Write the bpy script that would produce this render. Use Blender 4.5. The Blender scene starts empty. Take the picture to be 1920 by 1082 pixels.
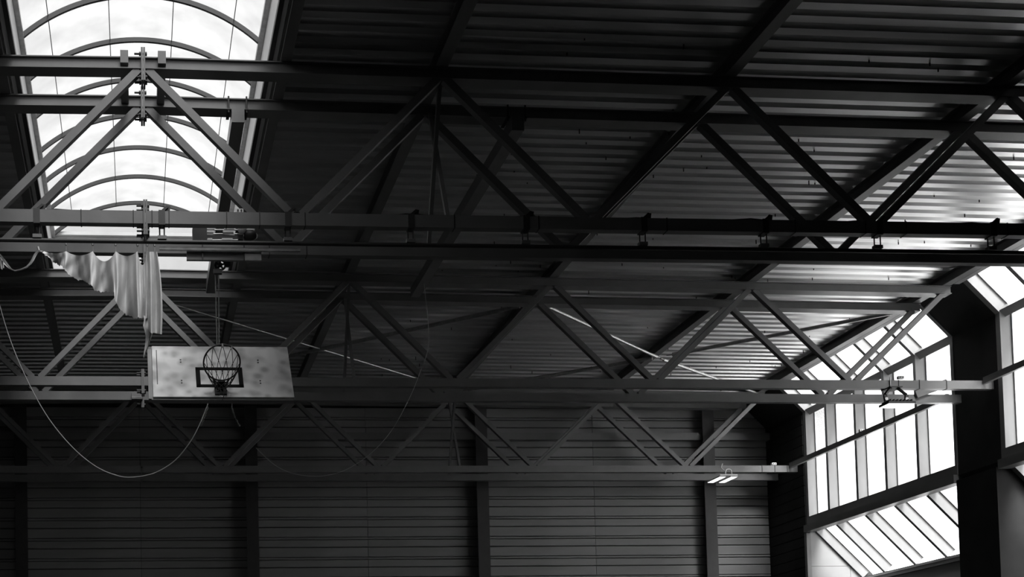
import bpy, math, random
from mathutils import Vector, Matrix
random.seed(7)
C = bpy.context.scene.collection
SC = bpy.context.scene

# ------------------------------------------------------------------ camera
EYE = Vector((-0.196, 0.0, 1.6))
YAW, PITCH, ROLL = 0.06891, 0.04099, -0.01716
FPX, PPX, PPY = 2200.0, 407.86, 1315.81
def rows():
    cy, sy = math.cos(YAW), math.sin(YAW); cp, sp = math.cos(PITCH), math.sin(PITCH); cr, sr = math.cos(ROLL), math.sin(ROLL)
    Ry = Matrix(((cy, -sy, 0), (sy, cy, 0), (0, 0, 1)))
    Rp = Matrix(((1, 0, 0), (0, cp, sp), (0, -sp, cp)))
    Rr = Matrix(((cr, 0, sr), (0, 1, 0), (-sr, 0, cr)))
    return Rr @ Rp @ Ry
RC = rows()
cam = bpy.data.cameras.new('camera'); cam_o = bpy.data.objects.new('camera', cam); C.objects.link(cam_o)
r_, f_, u_ = RC[0], RC[1], RC[2]
cam_o.matrix_world = Matrix(((r_[0], u_[0], -f_[0], EYE.x), (r_[1], u_[1], -f_[1], EYE.y), (r_[2], u_[2], -f_[2], EYE.z), (0, 0, 0, 1)))
cam.sensor_width = 36; cam.sensor_fit = 'HORIZONTAL'; cam.lens = FPX * 36 / 1920
cam.shift_x = (960 - PPX) / 1920; cam.shift_y = (PPY - 541) / 1920
cam.clip_end = 500; SC.camera = cam_o
def at(px, py, Y):
    """world point seen at a pixel of the photograph, on the vertical plane at depth Y"""
    d = RC.transposed() @ Vector(((px - PPX) / FPX, 1, (PPY - py) / FPX))
    return EYE + d * (Y / d.y)

# ------------------------------------------------------------------ light
SC.view_settings.view_transform = 'Standard'; SC.view_settings.look = 'None'
SC.view_settings.gamma = 1; SC.view_settings.use_curve_mapping = False
SC.view_settings.exposure = 0.1
w = bpy.data.worlds.new('overcast_sky'); SC.world = w; w.use_nodes = True
bg = w.node_tree.nodes['Background']; bg.inputs[0].default_value = (1, 1, 1, 1); bg.inputs[1].default_value = 4.0
sun = bpy.data.lights.new('sun_offscreen', 'SUN'); sun.energy = 21.0; sun.angle = math.radians(25)
sun_o = bpy.data.objects.new('sun_offscreen', sun); C.objects.link(sun_o); sun_o.location = (40, 10, 40)
sun_o.rotation_euler = Vector((-0.15, 0.50, -0.85)).to_track_quat('-Z', 'Y').to_euler()

# ------------------------------------------------------------------ materials
MATS = {}
def mat(name, v, rough=0.6, metal=0.0, var=0.0, scale=3.0, bump=0.0, spec=0.5, stretch=None, fine=0.0):
    m = bpy.data.materials.new(name); m.use_nodes = True; nt = m.node_tree; b = nt.nodes['Principled BSDF']
    b.inputs['Base Color'].default_value = (v, v, v, 1); b.inputs['Roughness'].default_value = rough
    b.inputs['Metallic'].default_value = metal; b.inputs['Specular IOR Level'].default_value = spec
    if var or bump:
        tc = nt.nodes.new('ShaderNodeTexCoord'); mp = nt.nodes.new('ShaderNodeMapping')
        nt.links.new(tc.outputs['Object'], mp.inputs[0])
        if stretch: mp.inputs['Scale'].default_value = stretch
        n = nt.nodes.new('ShaderNodeTexNoise'); n.inputs['Scale'].default_value = scale; n.inputs['Detail'].default_value = 6
        nt.links.new(mp.outputs[0], n.inputs[0])
        cr = nt.nodes.new('ShaderNodeValToRGB')
        cr.color_ramp.elements[0].position = 0.3; cr.color_ramp.elements[1].position = 0.7
        a, c = max(0, v * (1 - var)), min(1, v * (1 + var))
        cr.color_ramp.elements[0].color = (a, a, a, 1); cr.color_ramp.elements[1].color = (c, c, c, 1)
        nt.links.new(n.outputs[0], cr.inputs[0]); nt.links.new(cr.outputs[0], b.inputs['Base Color'])
        if bump:
            bp = nt.nodes.new('ShaderNodeBump'); bp.inputs['Strength'].default_value = bump; bp.inputs['Distance'].default_value = 0.01
            n2 = nt.nodes.new('ShaderNodeTexNoise'); n2.inputs['Scale'].default_value = fine or scale * 12; n2.inputs['Detail'].default_value = 4
            nt.links.new(mp.outputs[0], n2.inputs[0])
            nt.links.new(n2.outputs[0], bp.inputs['Height']); nt.links.new(bp.outputs[0], b.inputs['Normal'])
    MATS[name] = m; return m
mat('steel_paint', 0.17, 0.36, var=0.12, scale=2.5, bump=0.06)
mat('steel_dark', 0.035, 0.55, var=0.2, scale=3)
mat('deck', 0.85, 0.33, metal=0.92, var=0.12, scale=1.2, stretch=(0.25, 3, 1), spec=0.6)
mat('wall_sheet', 0.22, 0.5, var=0.22, scale=0.8, stretch=(0.5, 1, 2), bump=0.04)
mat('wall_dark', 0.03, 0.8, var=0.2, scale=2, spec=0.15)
mat('line_black', 0.012, 0.9, spec=0.1)
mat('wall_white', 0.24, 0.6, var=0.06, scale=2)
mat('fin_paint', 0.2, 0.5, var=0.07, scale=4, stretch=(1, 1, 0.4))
mat('floor', 0.05, 0.6, var=0.2, scale=1)
mat('ground', 0.36, 0.9, var=0.1, scale=0.3)
mat('kerb_white', 0.75, 0.6, var=0.06, scale=2)
mat('black', 0.015, 0.5)
mat('rubber', 0.02, 0.7)
mat('zinc', 0.45, 0.35, metal=0.7, var=0.2, scale=12)
mat('white_plastic', 0.7, 0.4, var=0.05)
mat('rope', 0.55, 0.8, var=0.1, scale=20)
mat('cable', 0.45, 0.6)
mat('cloth', 0.62, 0.9, var=0.08, scale=9, bump=0.15, fine=160)
mat('board_grime', 0.5, 0.6, var=0.0)
mat('ply', 0.3, 0.7, var=0.1)
# backboard: pale panel with blotchy cloud-like stains
m = MATS['board_grime']; nt = m.node_tree; b = nt.nodes['Principled BSDF']
tc = nt.nodes.new('ShaderNodeTexCoord'); vo = nt.nodes.new('ShaderNodeTexVoronoi'); vo.feature = 'SMOOTH_F1'; vo.inputs['Scale'].default_value = 7
no = nt.nodes.new('ShaderNodeTexNoise'); no.inputs['Scale'].default_value = 2.2; no.inputs['Detail'].default_value = 5
mx = nt.nodes.new('ShaderNodeMath'); mx.operation = 'MULTIPLY'
cr = nt.nodes.new('ShaderNodeValToRGB'); cr.color_ramp.elements[0].position = 0.08; cr.color_ramp.elements[1].position = 0.3
cr.color_ramp.elements[0].color = (0.45, 0.45, 0.45, 1); cr.color_ramp.elements[1].color = (0.8, 0.8, 0.8, 1)
nt.links.new(tc.outputs['Object'], vo.inputs[0]); nt.links.new(tc.outputs['Object'], no.inputs[0])
nt.links.new(vo.outputs[0], mx.inputs[0]); nt.links.new(no.outputs[0], mx.inputs[1]); nt.links.new(mx.outputs[0], cr.inputs[0])
nt.links.new(cr.outputs[0], b.inputs['Base Color'])
def sheet_mat(name, trans, transl, gloss, col=0.95, streak=0.0):
    m = bpy.data.materials.new(name); m.use_nodes = True; nt = m.node_tree; nt.nodes.clear()
    o = nt.nodes.new('ShaderNodeOutputMaterial'); t = nt.nodes.new('ShaderNodeBsdfTransparent'); l = nt.nodes.new('ShaderNodeBsdfTranslucent')
    g = nt.nodes.new('ShaderNodeBsdfGlossy'); g.inputs['Roughness'].default_value = 0.15
    for q in (t, l): q.inputs[0].default_value = (col, col, col, 1)
    if streak:
        tc = nt.nodes.new('ShaderNodeTexCoord'); n = nt.nodes.new('ShaderNodeTexNoise'); n.inputs['Scale'].default_value = 3; n.inputs['Detail'].default_value = 5
        c = nt.nodes.new('ShaderNodeValToRGB'); a = col - streak
        c.color_ramp.elements[0].color = (a, a, a, 1); c.color_ramp.elements[1].color = (col, col, col, 1)
        c.color_ramp.elements[0].position = 0.35; c.color_ramp.elements[1].position = 0.65
        nt.links.new(tc.outputs['Object'], n.inputs[0]); nt.links.new(n.outputs[0], c.inputs[0]); nt.links.new(c.outputs[0], l.inputs[0])
    m1 = nt.nodes.new('ShaderNodeMixShader'); m1.inputs[0].default_value = transl / max(1e-6, trans + transl)
    m2 = nt.nodes.new('ShaderNodeMixShader'); m2.inputs[0].default_value = gloss
    nt.links.new(t.outputs[0], m1.inputs[1]); nt.links.new(l.outputs[0], m1.inputs[2])
    nt.links.new(m1.outputs[0], m2.inputs[1]); nt.links.new(g.outputs[0], m2.inputs[2]); nt.links.new(m2.outputs[0], o.inputs[0])
    MATS[name] = m
sheet_mat('glass', 0.85, 0.15, 0.04)
def opal_mat(name, clear, milky, streak):
    """ribbed opal sheet: a little light passes straight, the rest is scattered"""
    m = bpy.data.materials.new(name); m.use_nodes = True; nt = m.node_tree; nt.nodes.clear()
    o = nt.nodes.new('ShaderNodeOutputMaterial'); t = nt.nodes.new('ShaderNodeBsdfTransparent'); l = nt.nodes.new('ShaderNodeBsdfTranslucent'); a = nt.nodes.new('ShaderNodeAddShader')
    tc = nt.nodes.new('ShaderNodeTexCoord'); n = nt.nodes.new('ShaderNodeTexNoise'); n.inputs['Scale'].default_value = 2.5; n.inputs['Detail'].default_value = 5
    mp = nt.nodes.new('ShaderNodeMapping'); mp.inputs['Scale'].default_value = (0.7, 0.9, 1)
    t.inputs[0].default_value = (clear,) * 3 + (1,)
    c = nt.nodes.new('ShaderNodeValToRGB'); c.color_ramp.elements[0].color = (milky - streak,) * 3 + (1,); c.color_ramp.elements[1].color = (milky + streak,) * 3 + (1,)
    c.color_ramp.elements[0].position = 0.3; c.color_ramp.elements[1].position = 0.7
    nt.links.new(tc.outputs['Object'], mp.inputs[0]); nt.links.new(mp.outputs[0], n.inputs[0]); nt.links.new(n.outputs[0], c.inputs[0]); nt.links.new(c.outputs[0], l.inputs[0])
    nt.links.new(t.outputs[0], a.inputs[0]); nt.links.new(l.outputs[0], a.inputs[1]); nt.links.new(a.outputs[0], o.inputs[0]); MATS[name] = m
opal_mat('polycarbonate', 0.15, 0.032, 0.014)
def emit(name, s):
    m = bpy.data.materials.new(name); m.use_nodes = True; nt = m.node_tree; nt.nodes.clear()
    o = nt.nodes.new('ShaderNodeOutputMaterial'); e = nt.nodes.new('ShaderNodeEmission'); e.inputs[1].default_value = s
    nt.links.new(e.outputs[0], o.inputs[0]); MATS[name] = m
emit('lamp_on', 2.0)

# ------------------------------------------------------------------ mesh helpers
class MB:
    def __init__(s): s.v = []; s.f = []; s.sm = []
    def add(s, vs, fs, smooth=False):
        o = len(s.v); s.v += [tuple(v) for v in vs]; s.f += [tuple(i + o for i in f) for f in fs]; s.sm += [smooth] * len(fs); return s
    def box(s, x0, x1, y0, y1, z0, z1):
        v = [(x, y, z) for x in (x0, x1) for y in (y0, y1) for z in (z0, z1)]
        return s.add(v, [(0, 1, 3, 2), (4, 6, 7, 5), (0, 4, 5, 1), (2, 3, 7, 6), (0, 2, 6, 4), (1, 5, 7, 3)])
    def frame(s, p, q, up=(0, 0, 1)):
        p, q = Vector(p), Vector(q); d = (q - p).normalized(); up = Vector(up)
        if abs(d.dot(up)) > 0.98: up = Vector((0, 1, 0))
        a = d.cross(up).normalized(); return p, q, a, a.cross(d)
    def prism(s, p, q, poly, up=(0, 0, 1)):
        """extrude a closed outline of (side, up) pairs from p to q"""
        p, q, a, b = s.frame(p, q, up); n = len(poly)
        vs = [p + a * x + b * y for x, y in poly] + [q + a * x + b * y for x, y in poly]
        return s.add(vs, [(i, (i + 1) % n, n + (i + 1) % n, n + i) for i in range(n)] + [tuple(range(n))[::-1], tuple(range(n, 2 * n))])
    def bar(s, p, q, wd, ht, up=(0, 0, 1)):
        return s.prism(p, q, [(-wd / 2, -ht / 2), (wd / 2, -ht / 2), (wd / 2, ht / 2), (-wd / 2, ht / 2)], up)
    def ibeam(s, p, q, b, h, tf=0.014, tw=0.01, up=(0, 0, 1)):
        B, H, T = b / 2, h / 2, tw / 2
        pl = [(-B, -H), (B, -H), (B, -H + tf), (T, -H + tf), (T, H - tf), (B, H - tf), (B, H), (-B, H), (-B, H - tf), (-T, H - tf), (-T, -H + tf), (-B, -H + tf)]
        p, q, a, c = s.frame(p, q, up); n = 12
        vs = [p + a * x + c * y for x, y in pl] + [q + a * x + c * y for x, y in pl]
        caps = [(0, 1, 2, 11), (2, 3, 10, 11), (3, 4, 9, 10), (4, 5, 8, 9), (5, 6, 7, 8)]
        caps = [(0, 1, 2, 3, 10, 11), (3, 4, 9, 10), (4, 5, 6, 7, 8, 9)]
        return s.add(vs, [(i, (i + 1) % n, n + (i + 1) % n, n + i) for i in range(n)] + [t[::-1] for t in caps] + [tuple(n + i for i in t) for t in caps])
    def fbeam(s, p, q, b, h, lip, tf=0.014, tw=0.01):
        """flanged beam whose web stands close to its front edge"""
        p, q = Vector(p), Vector(q)
        for z0, z1, y0, y1 in ((-h / 2, -h / 2 + tf, 0, b), (h / 2 - tf, h / 2, 0, b), (-h / 2 + tf, h / 2 - tf, lip, lip + tw)):
            vs = [e + Vector((0, y, z)) for e in (p, q) for y in (y0, y1) for z in (z0, z1)]
            s.add(vs, [(0, 1, 3, 2), (4, 6, 7, 5), (0, 4, 5, 1), (2, 3, 7, 6), (0, 2, 6, 4), (1, 5, 7, 3)])
        return s
    def tube(s, pts, r, n=8, closed=False):
        pts = [Vector(p) for p in pts]; m = len(pts); rs = r if isinstance(r, (list, tuple)) else [r] * m
        vs = []; a = None
        for i, p in enumerate(pts):
            if closed: d = pts[(i + 1) % m] - pts[i - 1]
            else: d = pts[min(i + 1, m - 1)] - pts[max(i - 1, 0)]
            d.normalize()
            if a is None:
                a = d.cross(Vector((0, 0, 1)))
                if a.length < 0.05: a = d.cross(Vector((0, 1, 0)))
            a = (a - d * a.dot(d)).normalized(); b = d.cross(a)
            vs += [p + (a * math.cos(t) + b * math.sin(t)) * rs[i] for t in [2 * math.pi * k / n for k in range(n)]]
        fs = []
        for i in range(m if closed else m - 1):
            j = (i + 1) % m
            fs += [(i * n + k, i * n + (k + 1) % n, j * n + (k + 1) % n, j * n + k) for k in range(n)]
        s.add(vs, fs, True)
        if not closed:
            s.add(vs[:n], [tuple(range(n))[::-1]]); s.add(vs[-n:], [tuple(range(n))])
        return s
    def lathe(s, c, prof, n=20, axis=(0, 0, 1)):
        """prof: list of (radius, height along axis)"""
        c = Vector(c); ax = Vector(axis).normalized(); a = ax.orthogonal().normalized(); b = ax.cross(a); vs = []
        for r, h in prof:
            vs += [c + ax * h + (a * math.cos(t) + b * math.sin(t)) * r for t in [2 * math.pi * k / n for k in range(n)]]
        fs = []
        for i in range(len(prof) - 1): fs += [(i * n + k, i * n + (k + 1) % n, (i + 1) * n + (k + 1) % n, (i + 1) * n + k) for k in range(n)]
        s.add(vs, fs, True)
        if prof[0][0] > 1e-5: s.add(vs[:n], [tuple(range(n))[::-1]])
        if prof[-1][0] > 1e-5: s.add(vs[-n:], [tuple(range(n))])
        return s
    def mesh(s, name, m):
        me = bpy.data.meshes.new(name); me.from_pydata(s.v, [], s.f); me.materials.append(MATS[m])
        me.polygons.foreach_set('use_smooth', s.sm); me.update(); return me
    def build(s, name, m, parent=None):
        return put(name, s.mesh(name, m), parent)
def put(name, me, parent=None, loc=None):
    o = bpy.data.objects.new(name, me); C.objects.link(o)
    if parent is not None:
        o.parent = parent
        o.matrix_parent_inverse = Matrix.Translation(-Vector(parent.location))
    if loc: o.location = loc
    return o
def tag(o, label, cat, group=None):
    o['label'] = label; o['category'] = cat
    if group: o['group'] = group
    return o
def thing(name, loc, label, cat, group=None):
    o = bpy.data.objects.new(name, None); C.objects.link(o); o.location = loc; o.empty_display_size = 0.2
    return tag(o, label, cat, group)
def struct(o): o['kind'] = 'structure'; return o
def setting(name, loc):
    o = bpy.data.objects.new(name, None); C.objects.link(o); o.location = loc; o['kind'] = 'structure'; return o

# ------------------------------------------------------------------ main dimensions
PAIR = 0.87
YA, YB, YC = 14.365, 20.855, 27.461
TR = {'A1': YA, 'A2': YA + PAIR, 'B1': YB, 'B2': YB + PAIR, 'C1': YC, 'C2': YC + PAIR}
ZB, ZT, SL = 8.321, 10.288, 0.0099          # bottom-chord top, top-chord top at the ridge, roof fall
PUR = 0.20                                   # purlin depth
XW, XE, YW = 16.1, 15.2, 28.9                # wall line, eave beam, end wall
def zdeck(x): return ZT + PUR - SL * abs(x)

# ------------------------------------------------------------------ floor, ground, plain walls
struct(MB().box(-17, 17.45, -8, 29.2, -0.2, 0).build('floor', 'floor'))
g = MB().box(-80, 120, -80, 110, -0.5, -0.25).build('ground', 'ground'); g['kind'] = 'structure'
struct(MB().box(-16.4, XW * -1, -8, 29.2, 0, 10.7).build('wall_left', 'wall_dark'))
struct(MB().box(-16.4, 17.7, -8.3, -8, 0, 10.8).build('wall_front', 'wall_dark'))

# ------------------------------------------------------------------ end wall of horizontal panels
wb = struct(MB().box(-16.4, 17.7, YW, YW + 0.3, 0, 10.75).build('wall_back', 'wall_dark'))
def panel_mesh(w_, h, t, bev=0.012, m='wall_sheet'):
    mb = MB()
    prof = [(0, 0), (t - bev, 0), (t, bev), (t, h - bev), (t - bev, h), (0, h)]
    vs = [(0, -y, z) for y, z in prof] + [(w_, -y, z) for y, z in prof]; n = 6
    mb.add(vs, [(i, n + i, n + (i + 1) % n, (i + 1) % n) for i in range(n)] + [tuple(range(n)), tuple(range(n, 2 * n))[::-1]])
    return mb.mesh('wall_panel', m)
COLX = [-8.55, -2.80, 2.74, 8.54, 14.42, 16.05]
for a, b_ in zip(COLX[:-1], COLX[1:]):
    half = [(a, b_)] if b_ - a < 3 else [(a, (a + b_) / 2 - 0.004), ((a + b_) / 2 + 0.004, b_)]
    for x0, x1 in half:
        wd = x1 - x0
        ms = [panel_mesh(wd, 0.236, 0.05), panel_mesh(wd, 0.048, 0.058), panel_mesh(wd, 0.178, 0.05)]
        for k in range(9):
            z = 8.121 - 0.5045 * (k - 4)
            for me, dz, nm in ((ms[0], -0.248, 'wall_panel'), (ms[1], -0.310, 'wall_batten'), (ms[2], -0.5, 'wall_panel')):
                o = put(nm, me, wb, (x0, YW, z + dz))
girt = MB().box(-16, XW, YW - 0.22, YW - 0.06, 9.28, 9.46).build('wall_girt', 'steel_paint')
tag(girt, 'dark horizontal steel girt running along the top of the panelled end wall', 'girt')
# columns standing in front of the end wall
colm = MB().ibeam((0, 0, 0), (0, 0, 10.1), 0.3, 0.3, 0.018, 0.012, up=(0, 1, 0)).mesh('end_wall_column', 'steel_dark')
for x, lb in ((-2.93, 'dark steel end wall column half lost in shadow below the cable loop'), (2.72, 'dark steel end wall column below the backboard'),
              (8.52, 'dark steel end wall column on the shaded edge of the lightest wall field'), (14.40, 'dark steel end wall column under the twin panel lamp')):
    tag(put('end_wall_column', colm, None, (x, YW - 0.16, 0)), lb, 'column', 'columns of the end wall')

# ------------------------------------------------------------------ roof deck
cl = MB()
for x0, x1 in ((-16.4, -1.72), (1.72, 15.45)):
    za, zb_ = zdeck(x0) + 0.075, zdeck(x1) + 0.075
    v = [(x, y, z + dz) for (x, z) in ((x0, za), (x1, zb_)) for y in (-8.3, 29.2) for dz in (0, 0.2)]
    cl.add(v, [(0, 1, 3, 2), (4, 6, 7, 5), (0, 4, 5, 1), (2, 3, 7, 6), (0, 2, 6, 4), (1, 5, 7, 3)])
cl.box(-1.72, 1.72, 21.55, 29.2, zdeck(0) + 0.075, zdeck(0) + 0.275).box(-1.72, 1.72, -8.3, 1.4, zdeck(0) + 0.075, zdeck(0) + 0.275)
ceil = struct(cl.build('ceiling', 'wall_dark'))
def deck_mesh(x0, x1, ridge=False):
    prof = []                                 # 1 m wide trapezoidal sheet: 4 ribs, low flange nearest the hall
    for k in range(4):
        y = k * 0.25
        prof += [(y, 0.0), (y + 0.128, 0.0), (y + 0.158, 0.058), (y + 0.220, 0.058)]
    prof.append((1.0, 0.0))
    mb = MB(); n = len(prof); vs = []
    for x in (x0, x1): vs += [(x, y, z + zdeck(0 if ridge else x)) for y, z in prof]
    vs2 = [(x, y, z + 0.002) for x, y, z in vs]
    mb.add(vs, [(i, i + 1, n + i + 1, n + i) for i in range(n - 1)])
    return mb.mesh('roof_sheet', 'deck')
flds = [(1.72, 3.82), (3.78, 7.62), (7.58, 11.42), (11.38, 15.42), (-3.82, -1.72), (-7.62, -3.78)]
meshes = [deck_mesh(*f) for f in flds]; mid = deck_mesh(-1.74, 1.74, True)
for k in range(17):
    y = 12.0 + k - 0.1
    for i, me in enumerate(meshes):
        if flds[i][0] < -4 and k < 12: continue
        put('roof_sheet', me, ceil, (0, y, 0.0008 * (k % 2)))
    if y > 21.5: put('roof_sheet', mid, ceil, (0, y, 0.0008 * (k % 2)))
mb = MB()
for _ in range(150):                          # small dark fixings dangling from the deck
    x, y = random.uniform(5, 15), random.uniform(14, 28)
    z = zdeck(x); mb.box(x - 0.006, x + 0.006, y - 0.006, y + 0.006, z - random.uniform(0.015, 0.07), z + 0.002)
o = mb.build('deck_fixings', 'black', ceil); o['kind'] = 'stuff'

# purlins along the hall
PUL = {3.8: 'dark longitudinal roof purlin crossing the trusses beside the skylight', 7.6: 'dark longitudinal roof purlin two bays from the skylight',
       11.4: 'dark longitudinal roof purlin between the eave beam and the middle purlin', 15.2: 'dark longitudinal eave beam above the sloping glazing',
       -3.8: 'dark longitudinal roof purlin on the unlit side of the skylight'}
for x, lb in PUL.items():
    z = zdeck(x) - PUR / 2
    tag(MB().ibeam((x, -8, z), (x, YW - 0.01, z), 0.16, PUR - 0.004).build('roof_purlin' if abs(x) < 15 else 'eave_beam', 'steel_paint'), lb, 'beam', 'roof beams along the hall')
for s, lb in ((-1, 'dark trimmer beam along the greyer long side of the skylight'), (1, 'dark trimmer beam along the brighter long side of the skylight')):
    x = s * 1.80; z = zdeck(x) - PUR / 2
    tag(MB().ibeam((x, -8, z), (x, YW - 0.01, z), 0.14, PUR - 0.004).build('skylight_trimmer', 'steel_paint'), lb, 'beam', 'skylight trimmers')

# ------------------------------------------------------------------ barrel skylight
sk = setting('window_3', (0, 11.4, zdeck(0)))
SX, ZS, ZA = 1.63, 11.17, 11.80
RAD = (SX * SX + (ZA - ZS) ** 2) / (2 * (ZA - ZS)); CZ = ZA - RAD
TH = math.asin(SX / RAD)
def arc(t, dr=0): return ((RAD + dr) * math.sin(t), CZ + (RAD + dr) * math.cos(t))
for s in (-1, 1):
    MB().box(min(s * 1.64, s * 1.72), max(s * 1.64, s * 1.72), 1.4, 21.6, 10.44, ZS + 0.02).build('kerb', 'kerb_white', sk)
    MB().box(min(s * 1.57, s * 1.66), max(s * 1.57, s * 1.66), 1.4, 21.5, ZS - 0.05, ZS + 0.01).build('gutter_rail', 'zinc', sk)
    MB().box(min(s * 1.60, s * 1.66), max(s * 1.60, s * 1.66), 1.4, 21.55, 10.40, 10.47).build('edge_flashing', 'steel_dark', sk)
MB().box(-1.72, 1.72, 21.52, 21.6, 10.42, ZS + 0.06).build('kerb', 'kerb_white', sk)
MB().box(-1.63, 1.63, 21.44, 21.53, 11.16, 11.22).build('sill_profile', 'kerb_white', sk)
MB().box(-1.72, 1.72, 1.4, 1.48, 10.42, ZS + 0.06).build('kerb', 'kerb_white', sk)
for y in (21.46, 1.46):                        # gable ends of the vault
    pts = [arc(-TH + 2 * TH * k / 24) for k in range(25)]
    mb = MB(); mb.add([(x, y + d, z) for d in (0,) for x, z in pts], [tuple(range(25))])
    mb.build('gable_panel', 'polycarbonate', sk)
NST = 5
ts = [-TH, -0.475 * TH * 1.55, -0.16 * TH * 1.55, 0.16 * TH * 1.55, 0.475 * TH * 1.55, TH]
pm = []
for j in range(NST):
    a, b_ = ts[j], ts[j + 1]; mb = MB(); vs = []
    for k in range(7):
        x, z = arc(a + (b_ - a) * k / 6); vs += [(x, 0, z), (x, 0.985, z)]
    mb.add(vs, [(2 * k, 2 * k + 1, 2 * k + 3, 2 * k + 2) for k in range(6)], True); pm.append(mb.mesh('vault_panel', 'polycarbonate'))
rib = MB()
vs = []; n = 37
for k in range(n):
    t = -TH + 2 * TH * k / (n - 1)
    for dr, dy in ((-0.065, -0.02), (-0.065, 0.02), (-0.004, 0.02), (-0.004, -0.02)):
        x, z = arc(t, dr); vs.append((x, dy, z))
rib.add(vs, [(k * 4 + i, k * 4 + (i + 1) % 4, k * 4 + 4 + (i + 1) % 4, k * 4 + 4 + i) for k in range(n - 1) for i in range(4)])
rm = rib.mesh('arch_rib', 'steel_dark')
for k in range(21):
    y = 21.41 - k
    put('arch_rib', rm, sk, (0, y, 0))
    if k < 20:
        for me in pm: put('vault_panel', me, sk, (0, y - 0.992, 0))
for j in range(1, NST):
    x, z = arc(ts[j], -0.01)
    MB().tube([(x, 1.5, z), (x, 21.4, z)], 0.006, 6).build('tension_wire', 'steel_dark', sk)

# ------------------------------------------------------------------ trusses
NODE = 3.8
def truss(key, label, xs=(-8, XW - 0.05), straps=(), splice=True):
    y = TR[key]; t = thing('roof_truss', (0, y, ZB), label, 'truss', 'steel roof trusses')
    x0, x1 = xs
    # chords: the top chord is a wide-flange beam falling both ways from the ridge, the bottom chord a box section
    for a, b_ in ((x0, -0.02), (0.02, 15.3)):
        MB().fbeam((a, y, ZT - 0.075 - SL * abs(a)), (b_, y, ZT - 0.075 - SL * abs(b_)), 0.21, 0.15, 0.03).build('top_chord', 'steel_paint', t)
        MB().bar((a, y + 0.055, ZB - 0.08), (b_ if b_ < 1 else x1, y + 0.055, ZB - 0.08), 0.11, 0.16).build('bottom_chord', 'steel_paint', t)
    # web members
    top = ZT - 0.16; bot = ZB + 0.01
    k = int(math.floor(x0 / NODE))
    xt = [i * NODE for i in range(k, 5)]
    for x in xt:
        zt = top - SL * abs(x)
        for s in (-1, 1):
            xb = x + s * (NODE / 2 - 0.06)
            if xb < x0 or xb > 15.4: continue
            MB().bar((x + s * 0.045, y + 0.06, zt + 0.02), (xb, y + 0.06, bot - 0.02), 0.095, 0.095, up=(0, 1, 0)).build('diagonal', 'steel_paint', t)
    if splice:
        for zc, h in ((ZT - 0.10, 0.42), (ZB - 0.085, 0.44)):
            for s in (-1, 1):
                MB().box(s * 0.014 - 0.012, s * 0.014 + 0.012, y - 0.02, y + 0.20, zc - h / 2, zc + h / 2).build('splice_plate', 'steel_paint', t)
            for dz in (-h / 2 + 0.06, h / 2 - 0.06, -h / 2 + 0.16):
                for dy in (0.03, 0.15):
                    MB().tube([(-0.11, y + dy, zc + dz), (0.05, y + dy, zc + dz)], 0.013, 8).lathe((-0.05, y + dy, zc + dz), [(0.026, 0), (0.026, 0.022)], 6, (1, 0, 0)).lathe((0.027, y + dy, zc + dz), [(0.026, 0), (0.026, 0.022)], 6, (1, 0, 0)).build('bolt', 'steel_dark', t)
    for x in straps:
        MB().box(x - 0.006, x + 0.006, y - 0.006, y + 0.116, ZB - 0.166, ZB + 0.006).build('cable_strap', 'black', t)
    return t
tA1 = truss('A1', 'grey steel roof truss carrying the curtain rail on its bottom chord',
            straps=[at(px, 405, YA).x for px in (152, 250, 285, 317, 425, 487, 572, 852, 1010, 1250, 1490, 1622, 1698, 1888)])
tA2 = truss('A2', 'grey steel roof truss right behind the curtain rail, ropes of the backboard hung from it', straps=[at(px, 465, YA + PAIR).x for px in (380, 458, 505, 575)])
tB1 = truss('B1', 'grey steel roof truss with one square floodlight clamped under it', straps=[at(px, 720, YB).x for px in (1685, 1724, 1775)])
tB2 = truss('B2', 'grey steel roof truss directly behind the floodlight truss')
MB().bar((15.1, TR['B2'] - .03, ZB + .0), (15.75, TR['B2'] - .03, ZB + .22), 0.02, 0.16).build('gusset', 'steel_paint', tB2)
tC1 = truss('C1', 'grey steel roof truss with the twin panel lamp near the end wall', straps=[at(px, 880, YC).x for px in (1429, 1453, 1476)], splice=False)
tC2 = truss('C2', 'grey steel roof truss closest to the panelled end wall', splice=False)

# short beams joining the two trusses of a pair at the ridge
for x, lb in ((-0.235, 'short dark beam joining the skylight trusses on the curtain side of the ridge'), (0.235, 'short dark beam joining the skylight trusses on the hoist side of the ridge')):
    tag(MB().bar((x, YA - 0.03, ZT - 0.02), (x, YA + PAIR + 0.22, ZT - 0.02), 0.10, 0.16).build('ridge_tie', 'steel_paint'), lb, 'beam', 'ridge ties')
# crossed braces between paired trusses
def cross(x, ka, kb, lb):
    t = thing('cross_brace', (x, TR[ka], ZB), lb, 'brace', 'crossed braces inside the truss pairs')
    ya, yb = TR[ka] + 0.06, TR[kb] + 0.06
    MB().bar((x - 0.03, ya + 0.06, ZT - 0.18), (x - 0.03, yb - 0.06, ZB), 0.05, 0.05).build('brace_bar', 'steel_paint', t)
    MB().bar((x + 0.03, yb - 0.06, ZT - 0.18), (x + 0.03, ya + 0.06, ZB), 0.05, 0.05).build('brace_bar', 'steel_paint', t)
cross(3.83, 'A1', 'A2', 'dark crossed brace inside the curtain rail truss pair')
cross(3.83, 'B1', 'B2', 'dark crossed brace inside the floodlight truss pair')
cross(7.63, 'C1', 'C2', 'dark crossed brace inside the truss pair by the end wall')

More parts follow.
